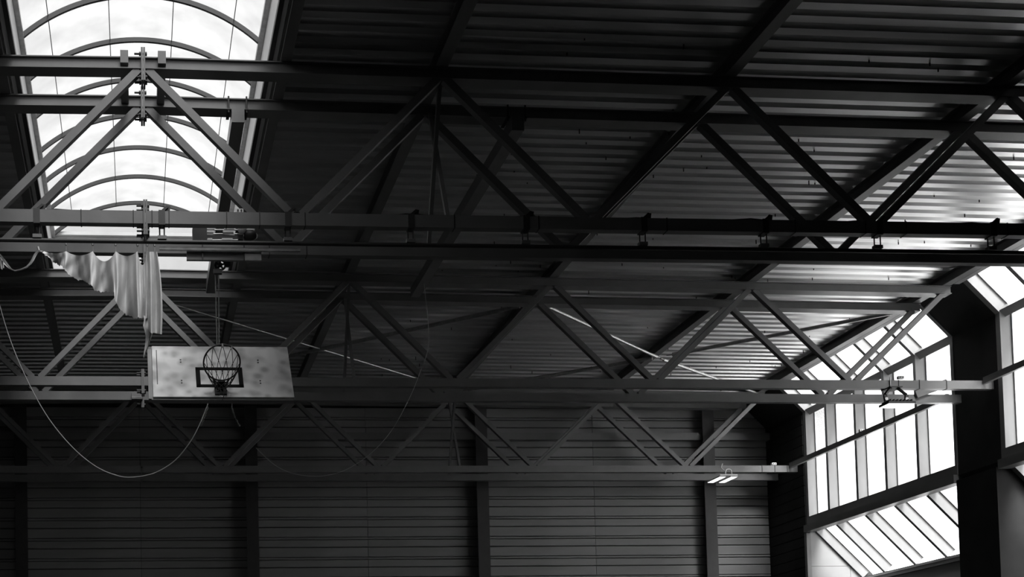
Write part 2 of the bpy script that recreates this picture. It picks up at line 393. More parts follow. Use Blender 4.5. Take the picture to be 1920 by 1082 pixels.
# longitudinal carrier beams between truss pairs
def carrier(x, lb):
    t = thing('carrier_beam', (x, TR['A2'], ZT - 0.25), lb, 'beam', 'carrier beams between the trusses')
    z = ZT - 0.16 - 0.095 - SL * x
    MB().bar((x, TR['A2'] - 0.02, z), (x, TR['B1'] + 0.2, z), 0.17, 0.18).build('beam', 'steel_paint', t)
    MB().box(x - 0.085, x + 0.085, TR['A2'] - 0.05, TR['A2'] - 0.024, z - 0.10, z + 0.10).build('end_plate', 'steel_paint', t)
    for s in (-1, 1):
        MB().box(x + s * 0.12 - 0.02, x + s * 0.12 + 0.02, TR['A2'] - 0.03, TR['A2'] + 0.235, z + 0.085, z + 0.105).build('clamp', 'steel_dark', t)
        MB().tube([(x + s * 0.12, TR['A2'] - 0.012, z + 0.05), (x + s * 0.12, TR['A2'] - 0.012, z + 0.27)], 0.012).build('clamp_bolt', 'steel_dark', t)
carrier(1.26, 'dark carrier beam running through the skylight above the backboard')
carrier(5.05, 'dark carrier beam running along the roof away from the skylight')

# roof bracing tubes between the last two truss pairs
def rbrace(p, q, lb, m, r=0.028):
    p, q = Vector(p), Vector(q); t = thing('roof_brace', p, lb, 'brace', 'diagonal roof bracing tubes')
    d = (q - p).normalized()
    MB().tube([p + d * 0.12, q - d * 0.12], r, 10).build('tube', m, t)
    for e, s in ((p, 1), (q, -1)):
        MB().bar(e, e + d * s * 0.22, 0.05, 0.012).build('end_plate', 'zinc', t)
zb = ZT - 0.09
rbrace((7.75, TR['B2'] + 0.2, zb - .07), (11.45, 24.9, zb - .1), 'bright galvanised roof bracing tube catching the window light', 'zinc', 0.032)
rbrace((11.50, 24.95, zb - .1), (15.0, 27.3, zb - .14), 'galvanised roof bracing tube continuing towards the glazed side', 'zinc', 0.032)
rbrace((15.0, TR['B2'] + 0.25, zb - .14), (11.55, 24.75, zb - .1), 'dark roof bracing tube seen against the bright deck by the eave', 'zinc', 0.04)
rbrace((11.40, 24.85, zb - .1), (7.75, 27.4, zb - .07), 'dark roof bracing tube seen against the dim deck past the middle purlin', 'zinc', 0.04)
rbrace((0.2, TR['B2'] + 0.25, zb), (7.45, 27.3, zb - .07), 'thin galvanised roof bracing tube starting near the ridge behind the curtain', 'zinc', 0.018)
rbrace((7.45, TR['B2'] + 0.25, zb - .07), (0.2, 27.4, zb), 'dark roof bracing tube crossing the thin galvanised one near the ridge', 'zinc', 0.04)

# ------------------------------------------------------------------ glazed right-hand side
CUP, CLO = 25.67, 22.90        # X+Z of the inner faces of the upper and lower sloping glazing
FD = 0.26                      # fin depth
wr = setting('wall_right', (XW, 0, 0))
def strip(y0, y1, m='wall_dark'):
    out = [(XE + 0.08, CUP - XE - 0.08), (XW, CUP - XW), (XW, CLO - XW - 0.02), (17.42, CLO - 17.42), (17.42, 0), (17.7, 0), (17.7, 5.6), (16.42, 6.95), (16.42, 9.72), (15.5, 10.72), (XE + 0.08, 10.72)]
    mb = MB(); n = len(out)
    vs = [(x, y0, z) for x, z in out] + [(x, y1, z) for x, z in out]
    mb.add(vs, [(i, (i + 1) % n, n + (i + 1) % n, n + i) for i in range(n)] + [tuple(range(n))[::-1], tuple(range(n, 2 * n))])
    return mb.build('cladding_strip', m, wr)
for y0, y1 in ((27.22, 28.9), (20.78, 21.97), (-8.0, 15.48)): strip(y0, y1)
MB().box(17.42, 17.7, -8, 28.9, 0, 5.42).build('apron_wall', 'wall_white', wr)
# full-height pier in front of the strips below the sill
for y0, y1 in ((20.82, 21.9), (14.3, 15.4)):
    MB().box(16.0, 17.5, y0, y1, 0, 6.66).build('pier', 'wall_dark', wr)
# pale end partition at the far bay and its joints (three boards)
for x0, x1, z0, z1 in ((16.13, 17.10, 5.79, 6.72), (17.108, 17.42, 5.79, 6.20), (16.13, 17.10, 4.2, 5.782), (17.108, 17.42, 4.2, 5.782)):
    MB().box(x0, x1, 27.16, 27.22, z0, z1).build('partition_board', 'wall_white', wr)
MB().box(16.02, 16.125, 27.14, 27.24, 3.5, 6.6).build('corner_post', 'steel_paint', wr)
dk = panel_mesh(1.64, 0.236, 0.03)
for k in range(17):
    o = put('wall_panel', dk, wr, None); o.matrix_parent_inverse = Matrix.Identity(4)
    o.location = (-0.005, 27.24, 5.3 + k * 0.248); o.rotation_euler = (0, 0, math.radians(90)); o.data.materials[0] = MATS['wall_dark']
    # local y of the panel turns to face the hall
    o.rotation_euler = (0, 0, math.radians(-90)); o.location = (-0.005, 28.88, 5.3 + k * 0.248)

def slope_prism(mb, y, a, b_, th, depth, nrm):
    """fin lying along a->b (x,z), thickness th in y, depth along the outward normal"""
    (xa, za), (xb, zb_) = a, b_; nx, nz = nrm
    vs = [(x, yy, z) for yy in (y, y + th) for x, z in ((xa, za), (xb, zb_), (xb + nx * depth, zb_ + nz * depth), (xa + nx * depth, za + nz * depth))]
    mb.add(vs, [(0, 1, 2, 3), (7, 6, 5, 4), (0, 4, 5, 1), (1, 5, 6, 2), (2, 6, 7, 3), (3, 7, 4, 0)])
S2 = math.sqrt(0.5)
RUNS = {'up': ((XE + 0.10, CUP - XE - 0.10), (XW, CUP - XW), (S2, S2)), 'ver': ((XW, CUP - XW), (XW, 6.98), (1, 0)), 'low': ((16.16, CLO - 16.16), (17.40, CLO - 17.40), (S2, S2))}
def bay(name, ys):
    y0, y1 = ys[0], ys[-1]
    wdw = setting(name, (XW, y0, 6.64))
    for key, (a, b_, nr) in RUNS.items():
        for i, y in enumerate(ys):
            yy = y if i else y + 0.0; th = 0.07
            if i == len(ys) - 1: yy = y - 0.10; th = 0.10
            mb = MB(); slope_prism(mb, yy, a, b_, th, FD, nr); fin = mb.build('glazing_fin', 'fin_paint', wdw)
            mb = MB(); slope_prism(mb, yy - 0.006, (a[0] - nr[0] * .012, a[1] - nr[1] * .012), (b_[0] - nr[0] * .012, b_[1] - nr[1] * .012), th + 0.012, 0.02, nr)
            mb.build('fin_edge_cap', 'fin_paint', fin)
            mb = MB(); slope_prism(mb, yy - 0.03, (a[0] + nr[0] * (FD - 0.05), a[1] + nr[1] * (FD - 0.05)), (b_[0] + nr[0] * (FD - 0.05), b_[1] + nr[1] * (FD - 0.05)), th + 0.06, 0.03, nr)
            mb.build('glazing_bead', 'zinc', fin)
        for i in range(len(ys) - 1):
            mb = MB(); off = FD - 0.015
            slope_prism(mb, ys[i] + 0.03, (a[0] + nr[0] * off, a[1] + nr[1] * off), (b_[0] + nr[0] * off, b_[1] + nr[1] * off), ys[i + 1] - ys[i] - 0.02, 0.012, nr)
            mb.build('glass_pane', 'glass', wdw)
    L = (y0, y1)
    MB().bar((XW + 0.09, y0, CUP - XW + 0.02), (XW + 0.09, y1, CUP - XW + 0.02), 0.17, 0.13, up=(S2, 0, S2)).build('head_rail', 'steel_paint', wdw)
    MB().box(XW + 0.16, XW + 0.42, y0, y1, 9.60, 9.72).build('head_flashing', 'zinc', wdw)
    MB().box(XW - 0.02, XW + 0.36, y0, y1, 6.78, 6.99).build('sill_beam', 'steel_paint', wdw)
    MB().box(XW - 0.10, XW + 0.14, y0, y1, 6.62, 6.79).build('sill_channel', 'steel_paint', wdw)
    MB().box(XE + 0.085, XE + 0.20, y0, y1, zdeck(XE) - 0.20, zdeck(XE) - 0.17).build('eave_lit_strip', 'fin_paint', wdw)  # added strip in fin paint, stands in for the eave beam's lit underside
    MB().box(XE + 0.2, XE + 0.35, y0, y1, 10.50, 10.72).build('eave_closer', 'wall_dark', wdw)
    MB().box(17.32, 17.60, y0, y1, 5.36, 5.50).build('foot_rail', 'steel_paint', wdw)
    MB().box(17.30, 17.34, y0, y1, 5.44, 5.47).build('foot_bead', 'zinc', wdw)
bay('window_1', [21.97, 23.09, 24.13, 25.16, 26.26, 27.22])
bay('window_2', [15.48, 16.60, 17.64, 18.67, 19.76, 20.78])

# ties along the glazed side at bottom-chord level
def tie(y0, y1, lb):
    t = thing('side_tie', (15.86, y0, 8.3), lb, 'beam', 'ties along the glazed side')
    MB().bar((15.86, y0, 8.315), (15.86, y1, 8.315), 0.07, 0.12).build('tube', 'steel_paint', t)
tie(TR['B2'] + 0.13, TR['C1'] - 0.02, 'dark tie bar crossing the far window from truss to truss')
tie(TR['A2'] + 0.13, TR['B1'] - 0.02, 'dark tie bar in front of the tall window next to the wide pier')

# ------------------------------------------------------------------ curtain rail, hangers, torn curtain
YR, ZR = YA + 0.06, 7.955
t = thing('curtain_rail', (0, YR, ZR), 'long dark curtain rail hung under the roof truss', 'rail')
MB().tube([(-4, YR, ZR), (13.5, YR, ZR)], 0.026, 10).build('tube', 'steel_dark', t)
t2 = thing('inner_track', (0.3, YR, ZR - 0.07), 'short worn galvanised track under the curtain rail', 'rail')
MB().bar((0.17, YR + 0.06, ZR - 0.06), (1.95, YR + 0.06, ZR - 0.06), 0.04, 0.035).build('channel', 'zinc', t2)
for px in (70, 304, 540, 770, 985, 1205, 1432, 1645, 1858):
    x = at(px, 455, YR).x
    on = {70: 'where the torn curtain is knotted', 304: 'at the gathered end of the torn curtain', 540: 'next to the winch', 770: 'beside the crossed brace', 985: 'below the end of the carrier beam',
          1205: 'between the carrier beam and the middle purlin', 1432: 'just past the middle purlin', 1645: 'where two truss diagonals meet over bright deck', 1858: 'closest to the tall windows'}.get(px, 'on the bare stretch of rail')
    hg = thing('rail_hanger', (x, YR, ZR), 'grey steel curtain rail hanger ' + on, 'hanger', 'curtain rail hangers' if px > 800 else 'curtain rail hangers over the curtain')
    MB().box(x - 0.04, x + 0.04, YA - 0.010, YA + 0.12, ZB - 0.175, ZB + 0.010).build('chord_strap', 'steel_dark', hg)
    for s in (-1, 1): MB().tube([(x + s * 0.028, YR - 0.02 * s, ZB - 0.17), (x + s * 0.028, YR - 0.02 * s, ZR + 0.06)], 0.009, 6).build('rod', 'steel_dark', hg)
    MB().box(x - 0.055, x + 0.055, YR - 0.032, YR + 0.032, ZR + 0.027, ZR + 0.07).build('saddle', 'steel_paint', hg)
    mb = MB(); mb.bar((x + 0.01, YA + 0.03, ZB + 0.01), (x + 0.075, YA + 0.03, ZB + 0.065), 0.05, 0.03).bar((x + 0.075, YA + 0.03, ZB), (x + 0.085, YA + 0.03, ZB + 0.075), 0.05, 0.02)
    mb.build('cable_clamp', 'black', hg)
# supply cable draped along the top of the curtain-rail chord
pts = []
for i in range(120):
    x = -3 + 15 * i / 119; z = ZB + 0.026 + 0.02 * max(0, math.sin(x * 4.2)) ** 4
    pts.append((x, YA + 0.088 + 0.012 * math.sin(x * 3.1), z))
tag(MB().tube(pts, 0.008, 6).build('supply_cable', 'black'), 'black supply cable lying along the top of the curtain rail truss chord', 'cable')

YCU = YR
def lerp_poly(poly, x):
    for (xa, ya), (xb, yb) in zip(poly[:-1], poly[1:]):
        if xa <= x <= xb: return ya + (yb - ya) * ((x - xa) / max(1e-6, xb - xa))
    return poly[-1][1] if x > poly[-1][0] else poly[0][1]
hooks = [82, 124, 174, 217, 258, 276, 290]
def top_y(x):
    for a, b_ in zip(hooks[:-1], hooks[1:]):
        if a <= x <= b_:
            s = (x - a) / (b_ - a); sag = {124: 8, 174: 19, 217: 9, 82: 4, 258: 26, 276: 3}.get(a, 5); return 471 + sag * 4 * s * (1 - s)
    return 471 + max(0, x - 290) * 1.2
bot = [(82, 474), (92, 484), (97, 492), (104, 495), (110, 498), (118, 499), (122, 503), (128, 511), (138, 520), (145, 525), (155, 526), (160, 530), (171, 534), (176, 537), (181, 545), (190, 547), (205, 548), (212, 548), (213, 560), (222, 574), (232, 584), (243, 593), (252, 597), (262, 596), (280, 597)]
def sheet(mb, u0, u1, nu, nv, topf, botf, foldf, Y):
    vs = []
    for i in range(nu + 1):
        px = u0 + (u1 - u0) * i / nu; ty, by = topf(px), botf(px)
        for j in range(nv + 1):
            v = j / nv; py = ty + (by - ty) * v; d, sx = foldf(px, v)
            p = at(px + sx, py, Y + d); vs.append(tuple(p))
    mb.add(vs, [(i * (nv + 1) + j, (i + 1) * (nv + 1) + j, (i + 1) * (nv + 1) + j + 1, i * (nv + 1) + j + 1) for i in range(nu) for j in range(nv)], True)
def foldA(px, v):
    d = 0.0
    for a, b_ in zip(hooks[:-1], hooks[1:]):
        if a <= px <= b_:
            s = (px - a) / (b_ - a); d = -0.20 * math.cos(2 * math.pi * s) * (0.45 + 0.55 * v) * min(1, (b_ - a) / 35)
            d += -0.022 * math.cos(6 * math.pi * s + px * 0.05) * math.sin(math.pi * min(1, v * 0.9 + 0.05))
            d += 0.02 * math.sin(px * 0.31 + 7 * v) * v
    return d, 3 * math.sin(px * 0.12 + 2 * v) * v
ct = thing('torn_curtain', at(200, 470, YCU), 'torn pale grey divider curtain hanging from the rail in ragged folds', 'curtain')
mb = MB(); sheet(mb, 82, 280, 198, 40, top_y, lambda x: lerp_poly(bot, x) + 1.6 * math.sin(x * 0.9) * math.sin(x * 0.37 + 1) + random.uniform(-.5, .5), foldA, YCU); mb.build('curtain_sheet', 'cloth', ct)
mb = MB()
L1 = lambda v: 277 + 3 * v + (6 * max(0, v - .5)); 
vs = []; nu, nv = 40, 50
for i in range(nu + 1):
    s = i / nu
    for j in range(nv + 1):
        v = j / nv; xl = 275 + 2 * v; xr = 293 + 13 * math.sin(math.pi * min(1, v * 0.62 + 0.02)) ** 0.8 - 1.5 * v
        bo = 617 + 8 * math.sin(s * 5) if s < .4 else 622 + 5 * s
        d = -0.11 + 0.10 * math.cos(s * 2 * math.pi * 1.5 + 0.6) * (0.4 + 0.6 * v) + 0.02 * math.sin(9 * s + 5 * v)
        p = at(xl + (xr - xl) * s, 472 + (bo - 472) * v, YCU + d); vs.append(tuple(p))
mb.add(vs, [(i * (nv + 1) + j, (i + 1) * (nv + 1) + j, (i + 1) * (nv + 1) + j + 1, i * (nv + 1) + j + 1) for i in range(nu) for j in range(nv)], True)
mb.build('gathered_fold', 'cloth', ct)
def ribbon(pts, Y, name, par, m='cloth', n=8):
    """pts: (px, py, half width px, depth offset)"""
    vs = []
    for k, (px, py, h, d) in enumerate(pts):
        for j in range(n + 1):
            s = j / n * 2 - 1; p = at(px + h * s, py, Y); vs.append((p.x, p.y + d + 0.03 * math.cos(s * 3.1 + k * .4), p.z))
    MB().add(vs, [(k * (n + 1) + j, k * (n + 1) + j + 1, (k + 1) * (n + 1) + j + 1, (k + 1) * (n + 1) + j) for k in range(len(pts) - 1) for j in range(n)], True).build(name, m, par)
ribbon([(275, 596, 5, -.05), (277, 606, 7, -.07), (277, 616, 9, -.09), (279, 624, 8, -.06), (279, 632, 6, -.03), (277, 640, 4.5, 0), (275, 650, 3.5, 0), (272, 660, 2.2, 0), (269, 671, .6, 0)], YCU, 'torn_tail', ct)
def along(pts, Y, wpx, name, par):
    vs = []
    for k, (px, py, h) in enumerate(pts):
        q = pts[min(k + 1, len(pts) - 1)]; p0 = pts[max(k - 1, 0)]; dx, dy = q[0] - p0[0], q[1] - p0[1]; l = math.hypot(dx, dy)
        nx, ny = -dy / l, dx / l
        for j in range(5):
            s = j / 4 * 2 - 1; p = at(px + nx * h * s, py + ny * h * s, Y); vs.append((p.x, p.y + 0.02 * math.cos(s * 3) + 0.01 * math.sin(k), p.z))
    MB().add(vs, [(k * 5 + j, k * 5 + j + 1, (k + 1) * 5 + j + 1, (k + 1) * 5 + j) for k in range(len(pts) - 1) for j in range(4)], True).build(name, 'cloth', par)
along([(-12, 470, 3), (0, 480, 2.6), (6, 487, 2.6), (10, 494, 3.4), (15, 500, 2.6), (21, 506, 1.4), (28, 509, .9), (40, 505.5, .9), (50, 501, 1.4), (57, 495, 2.2), (62, 488, 2.6), (66, 480, 2.6), (70, 474, 2.2), (76, 471, 2), (84, 474, 1.6)], YCU, 1, 'torn_strip', ct)
ribbon([(4, 484, 1.6, 0), (4, 492, 3, 0), (4.5, 499, 3.2, 0), (5, 504, 3, 0)], YCU, 'torn_scrap', ct)
for px in hooks[1:]:
    p = at(px, 471, YCU); MB().tube([(p.x, YR, ZR - 0.03), (p.x, YR, p.z - 0.01)], 0.006, 6).lathe((p.x, YR, ZR - 0.055), [(0.014, 0), (0.014, 0.02)], 8).build('curtain_hook', 'zinc', ct)
MB().tube([at(71, 463, YCU), at(73, 470, YCU), at(80, 472, YCU)], 0.014, 6).build('knot', 'cloth', ct)

# ------------------------------------------------------------------ winch on the second truss
YP = TR['A2'] + 0.02
wn = thing('hoist_winch', at(410, 450, YP), 'dark cable winch with bare guide rods sitting on the truss chord', 'winch')
a = at(361, 425, YP); c = at(388, 451, YP); MB().box(a.x, c.x, YP - 0.03, YP + 0.12, c.z - 0.02, a.z).build('drum_housing', 'black', wn)
for py, r in ((431, 0.010), (438.5, 0.009), (450, 0.010)):
    p, q = at(388, py, YP), at(462 if py < 445 else 446, py, YP); MB().tube([p, q], r, 8).build('guide_rod', 'zinc', wn)
for px0, px1, py in ((388, 402, 429), (420, 439, 429), (388, 400, 434.5), (418, 438, 434.5), (389, 398, 449), (416, 436, 449)):
    p, q = at(px0, py, YP - 0.01), at(px1, py, YP - 0.01); MB().bar(p, q, 0.03, 0.024).build('clamp_block', 'white_plastic', wn)
a = at(388, 440, YP); c = at(456, 449, YP); MB().box(a.x, c.x, YP, YP + 0.09, c.z, a.z).build('carriage', 'black', wn)
p = at(454, 429, YP - 0.04)
MB().lathe(p, [(0.001, -0.055), (0.045, -0.05), (0.058, -0.02), (0.06, 0.01), (0.05, 0.035), (0.03, 0.05), (0.001, 0.055)], 18).build('motor_cap', 'white_plastic', wn)
p, q = at(462, 431, YP), at(477, 432, YP); MB().tube([p, q], [0.02, 0.028], 10).build('gear_neck', 'white_plastic', wn)
p, q = at(457, 443, YP), at(479, 439, YP); MB().lathe((p + q) / 2 - Vector((0.08, 0, 0)), [(0.03, 0), (0.06, 0.02), (0.065, 0.12), (0.04, 0.165)], 16, (1, 0, 0)).build('motor', 'black', wn)
MB().tube([at(478, 437, YP), at(483, 440, YP), at(482, 446, YP), at(472, 453, YP), at(455, 455, YP)], 0.005, 6).build('motor_lead', 'cable', wn)
jb = thing('socket_box', at(450, 396, YA), 'small pale junction box on the curtain rail truss above the winch', 'junction box')
def jbox(jb, p, s):
    MB().box(p.x - s, p.x + s, p.y - 0.02, p.y + 0.04, p.z - s * .5, p.z + s * .5).build('case', 'white_plastic', jb)
    for k in (-.45, .45): MB().lathe((p.x + k * s, p.y - 0.024, p.z), [(s * .22, 0), (s * .22, 0.01)], 10, (0, -1, 0)).build('gland', 'black', jb)
jbox(jb, at(449, 396, YA + 0.04), 0.048)
for px, py, Y, lb in ((1689, 708, YB + 0.05, 'small pale junction box on the truss chord above the square floodlight'), (1451, 870, YC + 0.05, 'small pale junction box on the chord end of the truss with the twin panel lamp')):
    p = at(px, py, Y); jb = thing('socket_box', p, lb, 'junction box'); jbox(jb, p, 0.055)
p = at(1626, 797, 24.6); p.x = 15.86; p.z = 8.40; jb = thing('socket_box', p, 'small pale junction box on the tie bar across the far window', 'junction box'); jbox(jb, p, 0.05)

# mounting channel below the winch
a, c = at(350, 472, 15.02), at(490, 489, 15.02)
mc = thing('mounting_channel', (a.x, 15.02, c.z), 'long shallow galvanised channel hung under the truss above the backboard', 'channel')
MB().bar((a.x, 15.05, (a.z + c.z) / 2), (c.x, 15.05, (a.z + c.z) / 2), 0.05, a.z - c.z - .012).build('channel_web', 'steel_paint', mc)
MB().box(a.x, c.x, 14.98, 15.08, a.z - 0.008, a.z + 0.006).build('channel_lip', 'zinc', mc)
for px in (380, 458): p = at(px, 480, 15.0); MB().box(p.x - .008, p.x + .008, 15.0, 15.02, c.z - .01, a.z + .16).build('strap', 'black', mc)
a2 = at(459, 474, 15.02); MB().box(a2.x, c.x, 15.008, 15.024, c.z, a.z - 0.012).build('patch_plate', 'zinc', mc)

# ------------------------------------------------------------------ basketball backboard, hung on ropes
BW, BH, TILT = 1.86, 1.07, math.radians(34.5)
top_mid = (at(283, 649, 15.81) + at(540, 651, 15.81)) / 2
ub = Vector((0, math.sin(TILT), math.cos(TILT))); nb = Vector((0, -math.cos(TILT), math.sin(TILT))); xb_ = Vector((1, 0, 0))
bc = top_mid - ub * BH / 2
MBD = Matrix((xb_, ub, nb)).transposed()        # board frame: x right, y up the board, z out of its face
hp = thing('basketball_hoop', bc, 'weathered white backboard with rim and net folded up under the trusses', 'basketball hoop')
def bp(x, y, z): return bc + MBD @ Vector((x, y, z))
def bbox(x0, x1, y0, y1, z0, z1, name, m, par=None):
    v = [bp(x, y, z) for x in (x0, x1) for y in (y0, y1) for z in (z0, z1)]
    return MB().add(v, [(0, 1, 3, 2), (4, 6, 7, 5), (0, 4, 5, 1), (2, 3, 7, 6), (0, 2, 6, 4), (1, 5, 7, 3)]).build(name, m, par or hp)
bd = bbox(-BW / 2, BW / 2, -BH / 2, BH / 2, -0.03, 0, 'backboard', 'board_grime')
rx0, rx1, ry0, ry1 = -0.315, 0.315, -0.34, 0.08; sh = -0.04
for x0, x1, y0, y1 in ((rx0, rx1, ry0, ry0 + .06), (rx0, rx1, ry1 - .06, ry1), (rx0, rx0 + .06, ry0, ry1), (rx1 - .06, rx1, ry0, ry1)):
    bbox(x0 + sh, x1 + sh, y0, y1, 0.0005, 0.003, 'target_line', 'line_black', bd)
for sx in (-0.55, 0.50):
    for y0 in (0.18, 0.23, -0.26, -0.21): bbox(sx - .008 + sh * 0, sx + .012, y0, y0 + .02, 0, 0.004, 'bolt_head', 'black', bd)
bbox(-BW / 2 + .055, -BW / 2 + .065, -0.28, .45, 0.0005, 0.002, 'crack', 'rubber', bd)
bbox(-BW / 2 - .06, -BW / 2 - 0.004, -BH / 2, BH / 2 + 0.02, -0.09, -0.032, 'side_frame', 'ply')
bbox(BW / 2 - .06, BW / 2 - 0.004, -BH / 2, BH / 2, -0.09, -0.032, 'side_frame', 'ply')
bbox(-BW / 2 - .06, BW / 2 - .01, BH / 2 - .02, BH / 2 + 0.03, -0.09, -0.032, 'top_frame', 'ply')
bbox(-BW / 2 - .02, BW / 2 - .01, -BH / 2 - .02, -BH / 2 + 0.03, -0.09, -0.032, 'bottom_frame', 'ply')
# rim
bbox(sh - 0.08, sh + 0.08, -0.50, -0.27, 0.004, 0.02, 'rim_plate', 'black')
RT = math.radians(52); rn = Vector((0, -math.cos(RT), math.sin(RT))); rd = Vector((0, math.sin(RT), math.cos(RT)))
rimc = at(416, 680, 15.02); RR = 0.238
rim_pts = [rimc + Vector((1, 0, 0)) * RR * math.cos(t) + rn * RR * math.sin(t) for t in [2 * math.pi * k / 48 for k in range(48)]]
rim = MB().tube(rim_pts, 0.011, 8, True).build('rim', 'steel_dark', hp)
base = bp(sh, -0.36, 0.02)
for s in (-1, 1):
    MB().tube([base + Vector((s * 0.06, 0, 0)), rimc + Vector((s * 0.10, 0, 0)) - rn * (RR * 0.90)], 0.014, 8).build('rim_arm', 'steel_dark', hp)
MB().bar(base, rimc - rn * RR, 0.10, 0.03).build('rim_arm', 'steel_dark', hp)
# net: cords hang straight down from the rim, crossing in diamonds, drawn in at the foot
nc = MB(); NS = 12
def netp(k, v):
    t = 2 * math.pi * k / NS; p0 = rimc + Vector((1, 0, 0)) * RR * math.cos(t) + rn * RR * math.sin(t)
    r = 0.105; cb = rimc - rn * 0.09 + Vector((0.0, 0.02, -0.20))
    p1 = cb + Vector((1, 0, 0)) * r * math.cos(t) + Vector((0, -1, 0.25)) * r * math.sin(t) * .75
    return p0 + (p1 - p0) * v - Vector((0, 0, 0.045)) * math.sin(math.pi * v) * (0.5 + .5 * math.sin(t))
for k in range(NS):
    for s in (-1, 1):
        pts = [netp(k + s * 1.5 * v, v) for v in [i / 10 for i in range(11)]]; nc.tube(pts, 0.0045, 5)
nc.tube([netp(k / 4, 1.0) for k in range(NS * 4)], 0.005, 5, True)
for k, l in ((8.6, .10), (9.4, .16), (10.0, .08), (8.1, .05)):
    p = netp(k, 1.0); nc.tube([p, p + Vector((.02, -.01, -l * .5)), p + Vector((-.015, -.01, -l))], 0.006, 5)
net = nc.build('net', 'rope', hp); net.data.materials[0] = MATS['rubber']
for k in (2, 3):
    p = netp(k, 0); MB().lathe(p - Vector((0, 0, .02)), [(0.004, -.02), (.014, 0), (.010, .03)], 8).build('net_loop', 'rope', hp)
# carrying frame: two tubes from the back of the board to the next truss, where it hinges
for s in (-1, 1):
    p = bp(sh + s * 0.3, 0.0, -0.09); q = Vector((p.x, YB - 0.01, ZB - 0.09))
    MB().tube([p, q], 0.03, 10).build('swing_arm', 'steel_dark', hp)
bbox(sh - .4, sh + .4, -0.05, 0.05, -0.13, -0.09, 'arm_bracket', 'steel_dark')
for px in ((389, 385, 377), (435, 438, 448)):
    ch = MB(); pts = [at(px[0], 765, 15.6), at(px[1], 778, 15.6), at(px[2], 797, 15.6)]
    nl = 10
    for k in range(nl):
        f = k / (nl - 1); p = pts[0].lerp(pts[1], f * 2) if f < .5 else pts[1].lerp(pts[2], f * 2 - 1)
        ax = Vector((1, 0, 0)) if k % 2 else Vector((0, 1, 0)); d = (pts[2] - pts[0]).normalized()
        ch.tube([p + ax * 0.011 * math.cos(t) + d * 0.02 * math.sin(t) for t in [2 * math.pi * i / 10 for i in range(10)]], 0.004, 5, True)
    top = pts[0]; ch.tube([top, Vector((top.x, top.y + .03, top.z + 0.30))], 0.003, 5)
    ch.build('safety_chain', 'zinc', hp)

# pulley and ropes
pp = at(413, 497, 15.12)
pu = thing('rope_pulley', pp, 'dark rope pulley with pierced wheel under the mounting channel', 'pulley')
ring = [pp + Vector((math.cos(t), 0, math.sin(t))) * 0.066 for t in [2 * math.pi * k / 28 for k in range(28)]]
MB().tube(ring, 0.014, 8, True).build('wheel_rim', 'black', pu)
mb = MB()
for k in range(5):
    t = 2 * math.pi * k / 5 + .3; mb.bar(pp, pp + Vector((math.cos(t), 0, math.sin(t))) * 0.06, 0.02, 0.022, up=(0, 1, 0))
mb.lathe(pp - Vector((0, .02, 0)), [(.028, 0), (.028, .04)], 12, (0, 1, 0)); mb.build('wheel_spokes', 'black', pu)
MB().box(pp.x - .09, pp.x + .02, pp.y - .03, pp.y + .03, pp.z - .12, pp.z - .06).build('cheek', 'black', pu)
MB().box(pp.x + .06, pp.x + .13, pp.y - .02, pp.y + .03, pp.z - .02, pp.z + .04).build('lug', 'black', pu)
MB().box(pp.x - .03, pp.x + .03, pp.y - .02, pp.y + .02, pp.z + .06, pp.z + .13).build('hanger_plate', 'black', pu)
for (x0, y0), (x1, y1), nm in (((402.5, 489), (407, 648), 'taut pale hoist rope running to the backboard beside the bright one'), ((410, 516), (410.5, 648), 'short taut hoist rope tied below the pulley hook')):
    p, q = at(x0, y0, 15.14), at(x1, y1, 15.76)
    tag(MB().tube([p, q], 0.007, 6).build('hoist_rope', 'rope'), nm, 'rope')

# ------------------------------------------------------------------ small box and clip at the left chord of the second pair
p = at(257, 741, YB + PAIR * .9); p.y = TR['B2'] - 0.03
t = thing('cable_box', p, 'grey metal cable box on the truss chord beside the backboard', 'box')
MB().box(p.x - .10, p.x + .10, p.y - .06, p.y + .02, p.z - .07, p.z + .07).build('case', 'steel_paint', t)
MB().box(p.x - .10, p.x + .10, p.y - .066, p.y - .06, p.z - .045, p.z - .035).build('lid_seam', 'zinc', t)
p = at(262, 757, TR['B2'] + .05); t = thing('cable_clip', p, 'small bright metal clip hanging under the cable box', 'clip')
MB().bar(p - Vector((.045, 0, 0)), p + Vector((.045, 0, 0)), 0.04, 0.03).build('clip_body', 'zinc', t)
MB().tube([p + Vector((0, 0, .01)), Vector((p.x, p.y, ZB - .155))], 0.004, 5).build('clip_wire', 'cable', t)

# ------------------------------------------------------------------ slack cables
def smooth(pts, n=10):
    out = []
    for i in range(len(pts) - 1):
        p0, p1, p2, p3 = (Vector(pts[max(0, min(len(pts) - 1, i + k))]) for k in (-1, 0, 1, 2))
        for k in range(n):
            t = k / n; out.append(0.5 * (2 * p1 + (p2 - p0) * t + (2 * p0 - 5 * p1 + 4 * p2 - p3) * t * t + (3 * p1 - p0 - 3 * p2 + p3) * t ** 3))
    return out + [Vector(pts[-1])]
c1 = [at(px, py, 17.2) for px, py in ((-40, 420), (-18, 500), (0, 575), (22, 645), (52, 715), (90, 783), (135, 838), (180, 875), (220, 892), (250, 895), (290, 887), (325, 866), (350, 838), (370, 805), (392, 752), (405, 715))]
tag(MB().tube(smooth(c1), 0.0075, 6).build('slack_cable', 'cable'), 'pale slack cable sagging in a deep loop under the backboard', 'cable')
c2 = [Vector((5.05, 20.4, ZT - .40))] + [at(px, py, 20.4) for px, py in ((804, 640), (786, 702), (765, 752), (735, 806), (700, 846), (660, 875), (625, 889), (590, 893), (550, 888), (515, 872), (480, 840))]
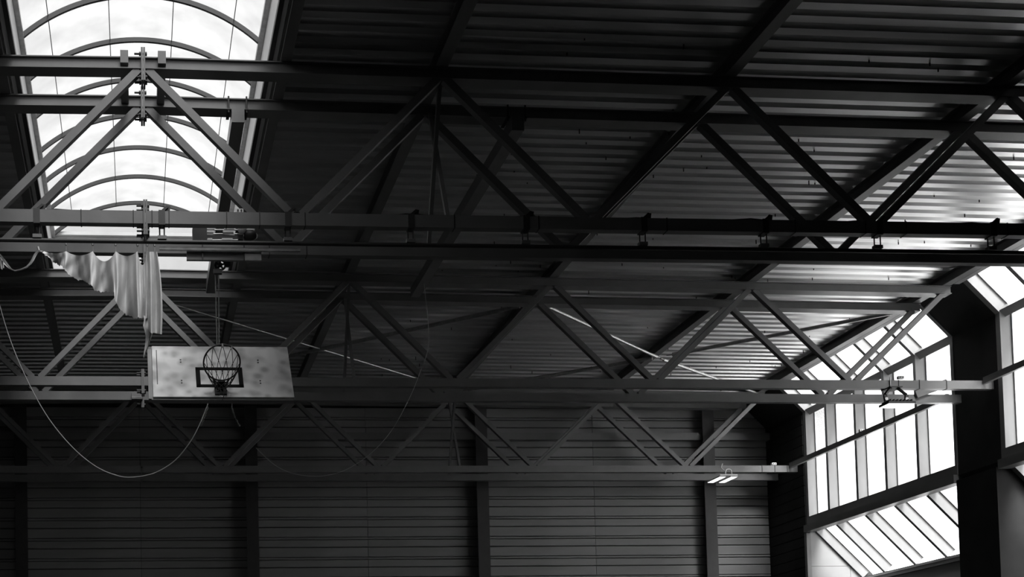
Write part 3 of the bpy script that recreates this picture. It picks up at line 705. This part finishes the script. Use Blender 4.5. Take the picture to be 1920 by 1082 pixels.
tag(MB().tube(smooth(c2), 0.0055, 6).build('slack_cable', 'cable'), 'thin slack cable sagging below the dark crossed brace', 'cable')
c3 = [at(px, py, YC - .05) for px, py in ((1502, 864), (1503, 858), (1506, 866), (1508, 878), (1505, 885), (1502, 892), (1505, 897), (1508, 890), (1504, 884), (1503, 900), (1503.5, 930), (1504, 963))]
tag(MB().tube(smooth(c3), 0.011, 6).build('hanging_rope', 'rope'), 'white rope tied in a loop hanging by the far window jamb', 'rope')

# ------------------------------------------------------------------ lamps
p = at(1675, 766, YB - 0.10)
fl = thing('floodlight', p, 'square black floodlight with lit white panel hanging on a bracket', 'lamp')
X0, X1, Y0, Y1 = 13.78, 14.30, YB - 0.28, YB + 0.02; zL = 7.80
MB().box(X0, X1, Y0, Y1, zL, zL + .045).build('housing', 'black', fl)
for k in range(7): MB().box(X0 + .05 + k * .068, X0 + .068 + k * .068, Y0 + .02, Y1 - .02, zL + .045, zL + .085).build('cooling_fin', 'black', fl)
for k in range(4): MB().box(X0 + .01 + k * .126, X0 + .126 + k * .126, Y0 + .012, Y1 - .012, zL - .008, zL + .002).build('lit_panel', 'lamp_on', fl)
ym = (Y0 + Y1) / 2
for s, dx in ((-1, -.07), (1, .07)):
    x = 14.02 + s * .15
    MB().bar((x + s * .04, ym, zL + .04), (x + s * .06, ym, zL + .20), 0.06, 0.035).bar((x + s * .06, ym, zL + .20), (14.02 + dx, ym + .05, zL + .345), 0.06, 0.035).build('yoke_arm', 'black', fl)
    MB().lathe((x + s * .05, ym - .03, zL + .12), [(.03, 0), (.03, .05)], 12, (0, 1, 0)).build('pivot_knob', 'zinc', fl)
MB().box(13.90, 14.14, ym - .03, YB + .12, zL + .34, zL + .36).build('clamp_plate', 'black', fl)
MB().tube([(14.0, YB - .012, ZB + .05), (14.0, YB - .012, zL + .34)], 0.008, 6).build('clamp_rod', 'zinc', fl)
p = at(1350, 895, YC - .2)
tw = thing('twin_panel_lamp', p, 'white twin panel lamp lit under the truss near the end wall', 'lamp')
xc, zL = at(1362, 893, YC - .1).x, 7.995; Y0, Y1 = YC - .20, YC + .42
for s in (-1, 1):
    x0 = xc + s * .145 - .085
    MB().box(x0, x0 + .17, Y0, Y1, zL, zL + .03).build('panel_tray', 'white_plastic', tw)
    for k in range(2): MB().box(x0 + .012, x0 + .158, Y0 + .015 + k * .31, Y0 + .295 + k * .31, zL - .006, zL + .001).build('lit_panel', 'lamp_on', tw)
MB().box(xc - .22, xc + .22, Y0 - .02, Y0 + .03, zL + .03, zL + .06).build('cross_bar', 'white_plastic', tw)
MB().tube(smooth([Vector((xc - .08, Y0, zL + .05)), Vector((xc - .055, Y0, zL + .17)), Vector((xc + .055, Y0, zL + .17)), Vector((xc + .08, Y0, zL + .05))]), 0.016, 8).build('carry_handle', 'white_plastic', tw)
MB().tube(smooth([Vector((xc - .03, Y0 + .1, zL + .16)), Vector((xc - .09, YC - .04, zL + .26)), Vector((xc - .05, YC - .03, zL + .36)), Vector((xc - .02, YC + .05, zL + .345))]), 0.013, 8).build('hook', 'white_plastic', tw)
